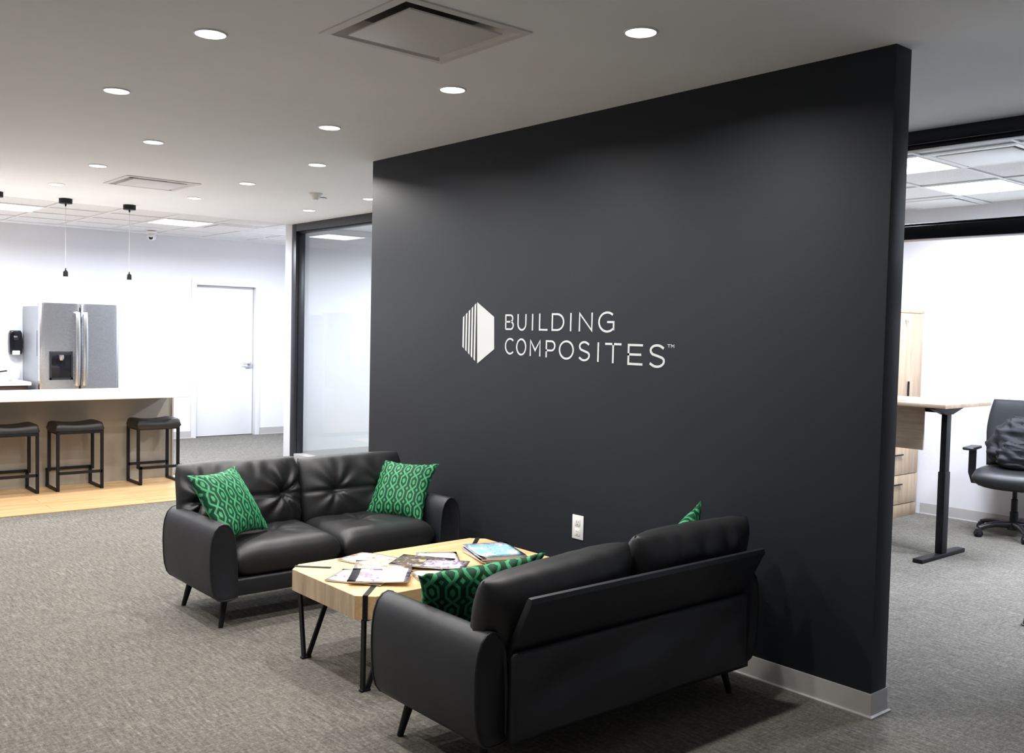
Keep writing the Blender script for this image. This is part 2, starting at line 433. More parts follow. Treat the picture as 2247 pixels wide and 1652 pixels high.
# ------------------------------------------------------------------ door_1 in the far wall
d1 = empty('door_1', (1.99, YF, 0), kind='structure')
def door(root):
    hw, fw_ = .455, .05; D = .075                      # half opening, face width of the steel frame, depth of the reveal
    for s in (-1, 1):
        x0, x1 = sorted((s*(hw-.003), s*(hw+fw_))); box('door_frame', (x0, x1, -.014, 0, 0, 2.128+fw_), M['trimwhite'], root, .003)
        x0, x1 = sorted((s*(hw-.022), s*hw)); box('door_jamb', (x0, x1, -.013, .14, 0, 2.128), M['trimwhite'], root, .002)
    box('door_frame', (-hw+.003, hw-.003, -.014, 0, 2.106, 2.128+fw_), M['trimwhite'], root, .003)
    box('door_head', (-hw+.022, hw-.022, 0, .14, 2.106, 2.128), M['trimwhite'], root, .002)
    leaf = box('door_leaf', (-hw+.025, hw-.027, D, D+.045, .008, 2.102), M['door'], root, .002)
    box('lock_plate', (hw-.135, hw-.035, D-.004, D, .945, 1.005), M['chrome'], leaf, .002)
    lathe('rose', [(0, 0), (.032, 0), (.032, .008), (.02, .014), (.012, .016), (.012, .045), (0, .045)], M['chrome'], leaf, 20, (hw-.075, D-.002, 1.02), (PI/2, 0, 0))
    tube('lever', [(hw-.075, D-.043, 1.02), (hw-.09, D-.050, 1.02), (hw-.135, D-.050, 1.022), (hw-.19, D-.046, 1.018)], .010, M['chrome'], leaf, 10)
    box('latch_plate', (hw-.0275, hw-.026, D+.002, D+.03, .92, 1.08), M['steel_dark'], leaf, 0)
    for z in (.2, 1.05, 1.9): tube('hinge', [(-hw+.022, D-.006, z), (-hw+.022, D-.006, z+.09)], .006, M['chrome'], root, 8)
door(d1)

# ------------------------------------------------------------------ ceiling lamps
def area(parent, shape, size, power, col, loc, spread):
    ld = bpy.data.lights.new('lamp_light', 'AREA'); ld.shape = shape; ld.size = size; ld.energy = power; ld.color = col; ld.spread = spread
    o = bpy.data.objects.new('lamp_light', ld); COL.objects.link(o); o.parent = parent; o.location = loc; return o
dl = empty('downlight', label='x', cat='downlight')
lathe('trim_ring', [(.060, -.003), (.061, -.005), (.066, -.004), (.069, 0), (.066, .004), (.060, .004)], M['white_plastic'], dl, 32)
lathe('lens', [(0, -.003), (.0605, -.003), (.0605, .002), (0, .002)], M['lens'], dl, 32)
def place_down(o, x, y, label, group, power=P_DOWN):
    o.location = (x, y, H-.001); tag(o, label, 'downlight', group)
    area(o, 'DISK', .10, power, WARM, (0, 0, -.012), 2.75)
downs = [
 (-.835, .61, 'recessed downlight above the sofa seen from behind, next to the charcoal wall', 0),
 (-.82, 1.86, 'recessed downlight above the coffee table, next to the charcoal wall', 0),
 (-.80, 3.10, 'recessed downlight above the far sofa, next to the charcoal wall', 0),
 (-2.06, 1.84, 'recessed downlight beyond the open end of the coffee table', 0),
 (-2.02, 3.11, 'recessed downlight beyond the open arm of the far sofa', 0),
 (-1.385, 4.355, 'first recessed downlight behind the far sofa on the stool side', 1),
 (-1.345, 5.62, 'recessed downlight halfway from the far sofa to the island stools', 1),
 (-1.29, 6.92, 'recessed downlight just before the black pendants over the stools', 1),
 (-.21, 4.32, 'recessed downlight beyond the far end of the charcoal wall', 1),
 (-.165, 5.585, 'recessed downlight halfway from the charcoal wall end to the island corner', 1),
 (-.11, 6.84, 'recessed downlight just before the open corner of the kitchen island', 1),
 (1.03, 5.60, 'recessed downlight beside the smoke detector, cut off by the charcoal wall edge', 1),
 (1.07, 6.815, 'recessed downlight in front of the black glass frame corner', 1)]
hidden_downs = [(-2.06, .61, 0), (-3.3, 1.84, 0), (-3.3, 3.1, 0), (-2.6, 4.36, 1), (-2.6, 5.62, 1), (-2.6, 6.9, 1), (.98, 4.33, 1), (-3.9, 5.62, 1)]  # unseen lamps continuing the grid, added to light the room
downs += [(x, y, ('unseen downlight added to the lounge grid over the open carpet', 'unseen downlight added to the kitchen grid over the open carpet')[g], g) for x, y, g in hidden_downs]
first = True
for x, y, lab, g in downs:
    o = dl if first else copy_tree(dl)
    if not first:
        for ch in list(o.children):
            if ch.type == 'LIGHT': bpy.data.objects.remove(ch, do_unlink=True)
    place_down(o, x, y, lab, ('downlights over the lounge', 'downlights before the kitchen')[g]); first = False

def panel_light(x, y, label, power, group, s=.585):
    o = empty('panel_light', (x, y, H), label=label, cat='ceiling light', group=group)
    bm = bmesh.new(); a, b = s/2, s/2-.014
    for q in ((-a, a, -a, -b), (-a, a, b, a), (-a, -b, -b, b), (b, a, -b, b)): bm_box(bm, q[0], q[1], q[2], q[3], -.004, .02)
    from_bm('panel_frame', bm, M['grid'], o)
    box('diffuser', (-b, b, -b, b, -.001, .008), M['panel'], o, 0)
    area(o, 'SQUARE', s-.05, power, COOL, (0, 0, -.012), 2.9)
for (i, j), lab in zip(kit_panels, ('glowing square LED panel in the tile ceiling over the back counter', 'glowing square LED panel beside the air vent in the kitchen tile ceiling', 'glowing square LED panel by the white door side of the kitchen tile ceiling', 'unseen LED panel added further along the back counter for ambient light')):
    panel_light(KX+(i+.5)*PT, KY+.011+(j+.5)*PT, lab, P_PANEL, 'kitchen LED panels')
for (i, j), lab in zip(off_panels, ('glowing LED panel beside the bright diffuser in the office ceiling', 'glowing LED panel above the office chair by the back wall', 'office LED panel on the doorway side', 'office LED panel by the back wall beyond the chair')):
    panel_light(OX+(i+.5)*PT, OY+(j+.5)*PT, lab, P_OFFICE, 'office LED panels')
panel_light(3.2, 6.3, 'LED panel in the meeting room ceiling behind the glass', P_OFFICE*2.3, 'meeting room LED panel')

def plaque_vent(name, x, y, label, z=H, s=.61, plaque=.44, mat=None):
    """square plaque diffuser: flange, sloping throat, hanging centre plate"""
    o = empty(name, (x, y, z), label=label, cat='air vent'); mat = mat or M['vent']
    a = s/2; b = a-.035; c = b-.06
    bm = bmesh.new(); rings = []
    for r, h in ((a, 0), (a, -.006), (b, -.008), (b-.006, .0), (c, .045), (c-.03, .05)):
        rings.append([bm.verts.new((sx*r, sy*r, h)) for sx, sy in ((-1, -1), (1, -1), (1, 1), (-1, 1))])
    for p, q in zip(rings, rings[1:]):
        for i in range(4): bm.faces.new((p[i], p[(i+1) % 4], q[(i+1) % 4], q[i]))
    from_bm('flange', bm, mat, o)
    box('throat', (-c+.01, c-.01, -c+.01, c-.01, .05, .06), M['vent_dark'], o, 0)
    box('plaque', (-plaque/2, plaque/2, -plaque/2, plaque/2, -.012, -.004), mat, o, .003)
    for sx in (-1, 1): box('hanger', (sx*.12-.006, sx*.12+.006, -.006, .006, -.004, .05), M['vent_dark'], o, 0)
    return o
# vents hang in the drywall ceiling: cut a recess through the slab so that the throat is real
def cut_ceiling(holes):
    c = bpy.data.objects['ceiling']; bm = bmesh.new()
    xs = sorted({XL-.1, G+.06, *[h[0] for h in holes], *[h[1] for h in holes]}); ys = sorted({YB-.1, TY, *[h[2] for h in holes], *[h[3] for h in holes]})
    for i in range(len(xs)-1):
        for j in range(len(ys)-1):
            mx, my = (xs[i]+xs[i+1])/2, (ys[j]+ys[j+1])/2
            if any(h[0] < mx < h[1] and h[2] < my < h[3] for h in holes): continue
            bm_box(bm, xs[i], xs[i+1], ys[j], ys[j+1], H, H+.1)
    bmesh.ops.remove_doubles(bm, verts=bm.verts[:], dist=1e-5)
    me = bpy.data.meshes.new('ceiling'); bm.to_mesh(me); bm.free(); me.materials.append(M['ceiling']); c.data = me
VENTS = [(-1.44, 1.215), (-.725, 6.22)]
cut_ceiling([(x-.27, x+.27, y-.27, y+.27) for x, y in VENTS])
plaque_vent('ceiling_vent', *VENTS[0], 'square air diffuser with a hanging centre plate above the coffee table')
plaque_vent('ceiling_vent', *VENTS[1], 'square air diffuser in the ceiling in front of the black pendants')
for k, (i, j) in enumerate(off_vents):
    plaque_vent('ceiling_vent', OX+(i+.5)*PT, OY+(j+.5)*PT, ('bright square air diffuser beside the LED panel over the standing desk', 'square air vent in the office ceiling above the oak cabinet')[k], H+.002, .588, .47, M['white_plastic'])
gx, gy = KX+(kit_grille[0]+.5)*PT, KY+.011+(kit_grille[1]+.5)*PT
plaque_vent('return_vent', gx, gy, 'square air vent beside the LED panel in the kitchen tile ceiling', H+.002, .588, .47)

sd = empty('smoke_detector', (.52, 5.68, H), label='white conical smoke detector on the ceiling', cat='smoke detector')
lathe('mount', [(0, 0), (.062, 0), (.062, -.008), (.055, -.012), (0, -.012)], M['white_plastic'], sd)
lathe('sensor_head', [(.055, -.012), (.05, -.022), (.028, -.05), (.022, -.056), (0, -.058)], M['white_plastic'], sd)
sp = empty('sprinkler_cover', (.70, 5.88, H), label='flat white sprinkler cover plate beside the smoke detector', cat='sprinkler')
lathe('cover_plate', [(0, -.010), (.040, -.010), (.042, -.008), (.042, -.006), (0, -.006)], M['white_plastic'], sp)
lathe('collar', [(0, -.006), (.03, -.006), (.03, 0), (0, 0)], M['vent_dark'], sp)
sc = empty('security_camera', (.79, 10.45, H-.002), label='white dome security camera under the tile ceiling by the far wall', cat='camera')
lathe('mount', [(0, 0), (.062, 0), (.062, -.014), (.05, -.022), (.045, -.03), (0, -.03)], M['white_plastic'], sc)
lathe('eyeball', [(0, -.02), (.03, -.024), (.05, -.042), (.056, -.066), (.05, -.092), (.03, -.11), (0, -.115)], M['white_plastic'], sc)
lathe('camera_lens', [(0, .0), (.025, 0), (.025, .010), (.015, .012), (0, .011)], M['black_gloss'], sc, 20, (-.022, -.038, -.086), (PI/2-.45, 0, -.5))

# pendants over the island
def pendant(x, y, label):
    o = empty('pendant_lamp', (x, y, H), label=label, cat='pendant lamp', group='black pendants over the island')
    lathe('canopy', [(0, 0), (.058, 0), (.060, -.003), (.060, -.045), (.057, -.048), (0, -.048)], M['black_metal'], o, 28)
    lathe('strain_relief', [(.009, -.048), (.008, -.065), (.004, -.075), (0, -.075)], M['black_metal'], o, 12)
    tube('cable', [(0, 0, -.07), (0, 0, -.685)], .0032, M['cable'], o, 8)
    lathe('socket', [(0, -.665), (.004, -.665), (.006, -.685), (.016, -.692), (.022, -.70), (.023, -.745), (.0, -.745)], M['black_metal'], o, 20)
for x, lab in ((-.947, 'black socket pendant above the middle bar stool'), (-.345, 'black socket pendant above the open end of the island'), (-1.55, 'black socket pendant above the third bar stool from the island end')):
    pendant(x, 7.90, lab)

# ------------------------------------------------------------------ charcoal wall: sign and outlet
sign = empty('wall_sign', (0, 0, 0), label='white raised company logo and lettering on the charcoal wall', cat='sign')
XF = -.0018                                             # face of the raised letters
def plate(name, polys, mat=None):
    """polys: outlines in wall coordinates (y,z); extruded 2 mm proud of the wall"""
    bm = bmesh.new()
    for pts in polys:
        A = [bm.verts.new((XF, y, z)) for y, z in pts]; B = [bm.verts.new((0, y, z)) for y, z in pts]; n = len(pts)
        bm.faces.new(A); bm.faces.new(B[::-1])
        for i in range(n): bm.faces.new((A[i], B[i], B[(i+1) % n], A[(i+1) % n]))
    return from_bm(name, bm, mat or M['sign'], sign)
# emblem
plate('emblem_face', [[(2.671, 1.7336), (2.5036, 1.6433), (2.497, 1.4496), (2.6585, 1.3573)]])
for k in range(5):
    yl = 2.812-.0289*k; yr = yl-.0150
    top = lambda y: 1.6392+(2.8155-y)/(2.8155-2.671)*(1.7336-1.6392)
    bot = lambda y: 1.4541-(2.8094-y)/(2.8094-2.6585)*(1.4541-1.3573)
    plate('emblem_bar', [[(yl, top(yl)), (yr, top(yr)), (yr, bot(yr)), (yl, bot(yl))]])
# letters as strokes in a unit box (x right, y up), stroke = polyline
def arc(cx, cy, rx, ry, a0, a1, n=18):
    return [(cx+rx*math.cos(math.radians(a0+(a1-a0)*i/n)), cy+ry*math.sin(math.radians(a0+(a1-a0)*i/n))) for i in range(n+1)]
GL = {
 'I': [[(.5, 0), (.5, 1)]],
 'L': [[(0, 1), (0, 0), (1, 0)]],
 'T': [[(0, 1), (1, 1)], [(.5, 1), (.5, 0)]],
 'E': [[(1, 1), (0, 1), (0, 0), (1, 0)], [(0, .5), (.9, .5)]],
 'N': [[(0, 0), (0, 1), (1, 0), (1, 1)]],
 'M': [[(0, 0), (0, 1), (.5, .33), (1, 1), (1, 0)]],
 'U': [[(0, 1), (0, .40)] + arc(.5, .40, .5, .40, 180, 360) + [(1, .40), (1, 1)]],
 'O': [arc(.5, .5, .5, .5, 90, 450, 40)],
 'C': [arc(.56, .5, .56, .5, 47, 313, 32)],
 'G': [arc(.55, .5, .55, .5, 48, 318, 32) + [(.98, .15), (.98, .5), (.55, .5)]],
 'D': [[(0, 0), (0, 1), (.42, 1)] + arc(.42, .5, .58, .5, 90, -90, 20) + [(.42, 0), (0, 0)]],
 'B': [[(0, 0), (0, 1), (.6, 1)] + arc(.6, .765, .32, .235, 90, -90, 12) + [(0, .53)], [(.6, .53)] + arc(.64, .265, .36, .265, 90, -90, 12) + [(0, 0)]],
 'P': [[(0, 0), (0, 1), (.58, 1)] + arc(.58, .70, .42, .30, 90, -90, 14) + [(0, .40)]],
 'S': [[(.93, .86)] + arc(.5, .755, .42, .245, 35, 180, 12)[1:] + [(.10, .68), (.2, .58), (.5, .51), (.82, .43)] + arc(.5, .265, .46, .265, 30, -140, 16)[1:] + [(.04, .14)]],
}
def letter(ch, yl, yr, zt, zb, sw):
    """letter between wall y = yl (left) and yr (right), zb..zt outer box, stroke width sw"""
    h = sw/2; w_ = abs(yl-yr); sgn = -1
    polys = []
    for st in GL[ch]:
        if ch == 'I': P = [Vector(((yl+yr)/2, zb+(zt-zb)*b)) for a, b in st]
        else:
            P = []
            for a, b in st:
                y = yl+sgn*(h+(w_-sw)*a); z = zb+h+(zt-zb-sw)*b
                P.append(Vector((y, z)))
        # butt ends reach the box
        P = [q for k, q in enumerate(P) if k == 0 or (q-P[k-1]).length > 1e-5]
        n = len(P); closed = n > 2 and (P[0]-P[-1]).length < 1e-5
        if closed: P = P[:-1]; n -= 1
        Lft, Rgt = [], []
        for i in range(n):
            a = P[i-1] if (i > 0 or closed) else None; b = P[(i+1) % n] if (i < n-1 or closed) else None
            d0 = (P[i]-a).normalized() if a is not None else None; d1_ = (b-P[i]).normalized() if b is not None else None
            e = Vector((0, 0))
            if d0 is None:
                d0 = d1_; e = -d1_*h if ch in 'NMUTELP' else e
            if d1_ is None:
                d1_ = d0; e = d0*h if ch in 'NMUTELP' else e
            n0 = Vector((-d0.y, d0.x)); n1 = Vector((-d1_.y, d1_.x)); m = n0+n1; m = m/max(.45, m.dot(n0)) if m.length > 1e-4 else n0
            Lft.append(P[i]+m*h+e); Rgt.append(P[i]-m*h+e)
        rng = range(n) if closed else range(n-1)
        for i in rng:
            j = (i+1) % n
            polys.append([tuple(Lft[i]), tuple(Lft[j]), tuple(Rgt[j]), tuple(Rgt[i])])
    return plate('letter', polys)
def zl(y, a, b, y0=2.396, y1=1.15):
    t = (y0-y)/(y0-y1); return a+(b-a)*t
LINE1 = [('B', 558, 640), ('U', 677, 767), ('I', 820, 834), ('L', 890, 972), ('D', 1010, 1126), ('I', 1175, 1194), ('N', 1256, 1387), ('G', 1440, 1597)]
LINE2 = [('C', 555, 642), ('O', 664, 771), ('M', 808, 918), ('P', 970, 1066), ('O', 1100, 1243), ('S', 1282, 1395), ('I', 1454, 1475), ('T', 1525, 1664), ('E', 1718, 1860), ('S', 1915, 2078)]
# letter spans were measured along the line in survey units; convert to wall metres by the measured anchors
AN1 = [(558, 2.3975), (640, 2.319), (1257, 1.771), (1387, 1.666), (1440, 1.624), (1597, 1.5035)]
AN2 = [(555, 2.3955), (642, 2.3114), (1718, 1.4058), (1860, 1.3026), (1915, 1.2634), (2078, 1.1503)]
def conv(u, A):
    for (u0_, v0), (u1, v1) in zip(A, A[1:]):
        if u <= u1 or (u1, v1) == A[-1]:
            return v0+(u-u0_)/(u1-u0_)*(v1-v0)
for ch, a, b in LINE1:
    yl, yr = conv(a, AN1), conv(b, AN1); ym = (yl+yr)/2; ov = .0035 if ch in 'G' else 0
    letter(ch, yl, yr, zl(ym, 1.659, 1.678)+ov, 1.567-ov-(.003 if ch == 'U' else 0), zl(ym, .0098, .0118))
for ch, a, b in LINE2:
    yl, yr = conv(a, AN2), conv(b, AN2); ym = (yl+yr)/2; ov = .0035 if ch in 'COS' else 0
    letter(ch, yl, yr, zl(ym, 1.517, 1.507)+ov, zl(ym, 1.427, 1.394)-ov, zl(ym, .0098, .0122))
letter('T', 1.1405, 1.1205, 1.5125, 1.4955, .0032); letter('M', 1.1165, 1.0970, 1.5125, 1.4955, .0030)

ot = empty('wall_outlet', (0, 1.737, .497), label='white duplex wall outlet low on the charcoal wall', cat='outlet')
box('cover_plate', (-.006, 0, -.043, .043, -.066, .066), M['white_plastic'], ot, .003)
for s in (-1, 1):
    rc = box('receptacle', (-.0085, -.005, -.020, .020, s*.027-.0195, s*.027+.0195), M['white_plastic'], ot, .004)
    for dy, hh in ((-.007, .006), (.007, .0075)): box('slot', (-.009, -.0083, dy-.0014, dy+.0014, s*.027+.002-hh/2, s*.027+.004+hh/2), M['slot'], rc, 0)
    box('ground_hole', (-.009, -.0083, -.0025, .0025, s*.027-.013, s*.027-.008), M['slot'], rc, 0)

# ------------------------------------------------------------------ sofas
def se(u, p): return max(0.0, 1-abs(u)**p)
def cushion_fn(w, h, t, side, tuft=(), depth=.04, wr=.010, seed=0, p=5.0, crease=None):
    """puffed upholstery sheet, x=width, z=height, thickness along y (front = -y)"""
    def fn(u, v):
        # rounded rectangle outline with slightly pinched corners
        k = 1-.045*(abs(u)*abs(v))**3
        x = u*w/2*k; z = v*h/2*k
        d = t/2*(se(u, p)*se(v, p))**.5
        y = -side*d
        if side > 0:
            for tu, tv in tuft:
                dx, dz = (u-tu)*w/2, (v-tv)*h/2; r = math.hypot(dx, dz); a = math.atan2(dz, dx)
                y += depth*math.exp(-(r/.045)**2)
                rad = math.exp(-(r/.16)**2)*(1-math.exp(-(r/.03)**2))
                y += wr*rad*(math.cos(7*a+seed)+.6*math.cos(11*a+2.3*seed))*.8
            if crease == 'h' and tuft:
                y += .016*math.exp(-((v-tuft[0][1])*h/2/.012)**2)*se(u, 8)
        edge = (1-se(u, 4)*se(v, 4))
        q = mnoise.noise(Vector((x*9+seed*7, z*4, seed*3.1)))
        y += wr*.7*q*(.3+edge)*side*se(u, 10)*se(v, 10)
        if v > .3: y += side*wr*.7*math.sin(x*46+seed*2+2*q)*max(0, v-.3)*se(v, 6)*se(u, 8)
        return (x, y, z)
    return fn
def cushion(name, parent, w, h, t, loc, rot, tuft=(), depth=.04, wr=.010, seed=0, mat=None, nu=64, nv=40, p=5.0, crease=None):
    return sheet(name, cushion_fn(w, h, t, 1, tuft, depth, wr, seed, p, crease), nu, nv, mat or M['leather'], parent, cushion_fn(w, h, t, -1, (), 0, wr, seed+1, p), loc, rot)
ARM = [(.085, .200), (.045, .192), (.0, .192), (-.030, .202), (-.052, .228), (-.066, .27), (-.073, .33), (-.076, .40), (-.074, .46), (-.066, .510), (-.050, .548), (-.026, .571), (.0, .578), (.026, .571), (.050, .548), (.066, .508), (.074, .455), (.080, .38), (.086, .28)]
ARM = [(x*.92, .152+(z-.192)*(.552-.152)/(.578-.192)) for x, z in ARM]
def sofa(loc, rz, label, sag=0.0):
    root = empty('sofa', loc, rz, label=label, cat='sofa')
    hw, aw, al = .785, .070, .32                       # half width, half arm width, half arm length
    for s in (-1, 1):
        bm = bmesh.new(); rings = []; cx, cz = 0.004, .36; ax = s*(hw-aw)
        for y, k in ((-al+.005, .86), (-al, .93), (-al+.002, .985), (-al+.015, 1.0), (-.16, 1.0), (0, 1.0), (.16, 1.0), (al-.015, 1.0), (al-.002, .985), (al, .93), (al-.005, .86)):
            rings.append([bm.verts.new((ax-s*(cx+(a-cx)*k), y, cz+(b-cz)*k)) for a, b in ARM])
        m = len(ARM)
        for a, b in zip(rings, rings[1:]):
            for j in range(m): bm.faces.new((a[j], a[(j+1) % m], b[(j+1) % m], b[j]))
        bm.faces.new(rings[0]); bm.faces.new(rings[-1])
        arm = from_bm('armrest', bm, M['leather2'], root, .7)
        for y in (-al+.001, al-.001):
            tube('piping', [(ax-s*(cx+(a-cx)*.985), y, cz+(b-cz)*.985) for a, b in ARM], .0045, M['leather'], arm, 6, closed=True, up=Vector((0, 1, 0)))
    iw = hw-2*aw-.004
    box('base_rail', (-iw-.02, iw+.02, -.295, .30, .160, .250), M['leather2'], root, .012, 3)
    for s in (-1, 1):
        cushion('seat_cushion', root, iw*1.01, .60, .185, (s*iw/2, -.005, .335), (-PI/2+.03, 0, 0), ((-.12*s, .05),), .020, .005, 3+s, p=8.0)
    for s in (-1, 1):
        tf = ((-.62, -.06), (.64, -.06)) if s < 0 else ((-.42, -.04), (.45, -.04))
        cushion('back_cushion', root, .745, .42, .20, (s*.368, .245, .578-.008*s-(.35*sag if s > 0 else 0)), (-.22, sag if s > 0 else 0, 0), tf, .055 if s < 0 else .030, .020 if s < 0 else .008, 5+2*s, p=3.4, crease='h')
    # reclined back board with rounded top rail
    prism('back_board', [(.255, .36), (.285, .36), (.442, .660), (.438, .677), (.422, .679), (.412, .667)], 'x', -.648, .648, M['leather2'], root, .004, 2)
    # loose cover over the lower back
    def cov(u, v):
        x = u*(hw-2*aw+.012); z = .318+v*.158
        y = .352+.030*mnoise.noise(Vector((x*2.2+z*5, z*2-x*2.0, 1.7)))*(1-v*v*.7)+.007*math.sin(x*7+z*24)*(1-abs(v))*se(u, 6)
        return (x, y+.012, z)
    sheet('back_cover', lambda u, v: cov(u, v), 60, 20, M['leather2'], root, lambda u, v: (cov(u, v)[0], .29, cov(u, v)[2]))
    for sx in (-1, 1):
        for sy in (-1, 1):
            tube('leg', [(sx*.655, sy*.215, .185), (sx*.695, sy*.248, 0.0)], 1, M['black_metal'], root, 14, radii=[.021, .0125])
    return root
sofa((-.932, 2.935, 0), 0, 'black leather two-seat sofa with its tufted back cushions toward the kitchen island')
sofa((-.935, .775, 0), PI, 'black leather two-seat sofa seen from behind its low backrest', .065)

# green velvet pillows
def pillow(loc, rot, label, s=.40, t=.15, seed=1, sh=None):
    sh = sh or s
    def mk(side):
        def fn(u, v):
            # sides drawn in between pointed corners
            x = u*s/2*(1-.13*(1-v*v)*abs(u)**2); z = v*sh/2*(1-.13*(1-u*u)*abs(v)**2)
            d = t/2*(se(u, 2.4)*se(v, 2.4))**.62
            q = mnoise.noise(Vector((x*7+seed*5, z*7, seed*2.2+side)))
            d += .010*q*se(u, 4)*se(v, 4)
            rim = .006*math.sin(22*(u+v)+seed)*(1-se(u, 6)*se(v, 6))
            return (x, -side*d+rim, z)
        return fn
    o = sheet('throw_pillow', mk(1), 44, 44, M['velvet'], None, mk(-1), loc, rot)
    return tag(o, label, 'pillow')
pillow((-1.50, 2.880, .606), (-.60, 0, .53), 'green patterned velvet pillow leaning in the kitchen-facing corner of the far sofa', .41, .14, 1)
pillow((-.345, 2.955, .565), (-.579, .018, -1.04), 'green patterned velvet pillow against the charcoal wall end of the far sofa', .395, .14, 2)
pillow((-1.368, .900, .515), (-.60, .10, 2.81), 'green patterned velvet pillow by the open arm of the sofa seen from behind', .51, .14, 3, .41)
pillow((-.365, .770, .520), (-.28, .20, 3.50), 'green pillow peeking over the back cushion by the outlet wall', .49, .14, 4)

# ------------------------------------------------------------------ coffee table
ct = empty('coffee_table', (-.985, 1.757, 0), label='oak coffee table with cut corners and black hairpin strap legs', cat='coffee table')
a, b, c = .577, .342, .062
OUT = [(-a, -b+c), (-a+c, -b), (a-c, -b), (a, -b+c), (a, b-c), (a-c, b), (-a+c, b), (-a, b-c)]
top = prism('table_top', OUT, 'z', .328, .430, M['oak'], ct, .002, 1)
# side boards carry the upright grain of the block ends
for x0, x1, yy0, yy1 in ((-a-.001, -a+.004, -b+c, b-c), (a-.004, a+.001, -b+c, b-c)): box('end_board', (x0, x1, yy0, yy1, .330, .427), M['oak_end'], ct, 0)
for sx in (-1, 1):
    for sy in (-1, 1):
        dx, dy = sx*.7071, sy*.7071; px, py = sx*(a-c/2), sy*(b-c/2)
        w = .022
        tdir = Vector((-dy, dx, 0))
        # strap: inlaid across the top, over the cut corner and down
        P = [Vector((px-dx*.17, py-dy*.17, .4312)), Vector((px+dx*.002, py+dy*.002, .4312)), Vector((px+dx*.003, py+dy*.003, .325))]
        bm = bmesh.new()
        for q0, q1 in ((P[0], P[1]), (P[1], P[2])):
            dd = (q1-q0).normalized(); nn = dd.cross(tdir).normalized()
            vs = []
            for q in (q0, q1):
                for s1 in (-1, 1):
                    for s2 in (-1, 1): vs.append(bm.verts.new(q+tdir*s1*w/2+nn*s2*.002))
            for f in ((0, 1, 3, 2), (4, 6, 7, 5), (0, 4, 5, 1), (2, 3, 7, 6), (0, 2, 6, 4), (1, 5, 7, 3)): bm.faces.new([vs[i] for i in f])
        from_bm('strap', bm, M['black_metal'], ct)
        foot = Vector((sx*.512, sy*.262, 0)); t1 = Vector((sx*.535, sy*.285, .328)); t2 = Vector((sx*.375, sy*.262, .328))
        leg = bar('leg', [t1, foot+Vector((sx*.010, 0, .006))], .026, .012, M['black_metal'], ct, up=Vector((sx, 0, 0)))
        bar('brace', [t2, foot+Vector((-sx*.012, 0, .006))], .022, .010, M['black_metal'], leg, up=Vector((0, sy, 0)))
        box('foot_pad', (foot.x-.024, foot.x+.024, foot.y-.013, foot.y+.013, 0, .010), M['black_metal'], leg, .003)
        box('mount_plate', (min(t1.x, t2.x)-.01, max(t1.x, t2.x)+.01, t1.y-.03, t1.y+.01, .322, .328), M['black_metal'], leg, 0)

# ------------------------------------------------------------------ magazines
WHT, PUR, ORG, RED = (.88, .87, .87), (.36, .22, .42), (.80, .42, .22), (.66, .16, .10)
BLU, SKY, BRN, GRY, BLK, CRM, YEL = (.05, .12, .30), (.35, .62, .85), (.16, .11, .09), (.35, .35, .38), (.02, .02, .025), (.78, .64, .48), (.75, .65, .15)
MI = [0]
def magazine(x, y, z, rz, pal, label, group, header=None, w=.205, h=.27, t=.004, curl=.0, cat='magazine'):
    MI[0] += 1; seed = MI[0]*1.37
    o = empty('magazine', (x, y, z), rz, label=label, cat=cat, group=group)
    def z_(u, v): return curl*(max(0, u)**2*.6+max(0, -v)**3*.4)
    def page(side, zz):
        return lambda u, v: (u*w/2, v*h/2, zz+z_(u, v))
    # pages block
    bm = bmesh.new(); n = 10
    for zz0, zz1, nm in ((0, t, 'pages'),):
        A = [[bm.verts.new((u*w/2*.99, v*h/2*.99, zz+z_(u, v))) for u in [-1+2*i/n for i in range(n+1)]] for zz, v in ((zz0, -1), (zz0, 0), (zz0, 1))]
        B = [[bm.verts.new((u*w/2*.99, v*h/2*.99, zz1+z_(u, v))) for u in [-1+2*i/n for i in range(n+1)]] for v in (-1, 0, 1)]
        for g in (A, B):
            for j in range(2):
                for i in range(n): bm.faces.new((g[j][i], g[j][i+1], g[j+1][i+1], g[j+1][i]))
        for i in range(n):
            bm.faces.new((A[0][i], A[0][i+1], B[0][i+1], B[0][i])); bm.faces.new((A[2][i], A[2][i+1], B[2][i+1], B[2][i]))
        for j in range(2):
            bm.faces.new((A[j][0], A[j+1][0], B[j+1][0], B[j][0])); bm.faces.new((A[j][n], A[j+1][n], B[j+1][n], B[j][n]))
    from_bm('pages', bm, M['paper'], o)
    cm = cover_mat(seed, pal, header)
    sheet('cover', lambda u, v: (u*w/2, v*h/2, t+.0006+z_(u, v)), 10, 4, cm, o, lambda u, v: (u*w/2, v*h/2, t+.0001+z_(u, v)))
    return o
g1 = 'loose magazines fanned on the coffee table'
Z0 = .4334
magazine(-1.395, 1.700, Z0, .62, [PUR, WHT, WHT, WHT, PUR], 'white and purple magazine at the bottom of the fanned pile', g1, curl=.004)
magazine(-1.180, 1.960, Z0, .30, [RED, ORG, WHT, WHT, GRY], 'white magazine with orange patches by the far table edge', g1)
magazine(-.905, 1.790, Z0, -.55, [GRY, WHT, WHT, CRM], 'mostly white magazine lying toward the neat stack', g1)
magazine(-1.215, 1.800, Z0+.006, .95, [PUR, ORG, WHT, WHT, ORG], 'orange and purple magazine in the middle of the fanned pile', g1)
magazine(-1.090, 1.550, Z0, 1.2, [CRM, CRM, WHT, CRM], 'cream folded leaflet under the brown magazine', g1, w=.16, h=.21)
magazine(-1.030, 1.745, Z0+.012, .62, [BLK, BRN, BRN, GRY, YEL], 'dark brown magazine lying on the fanned pile', g1)
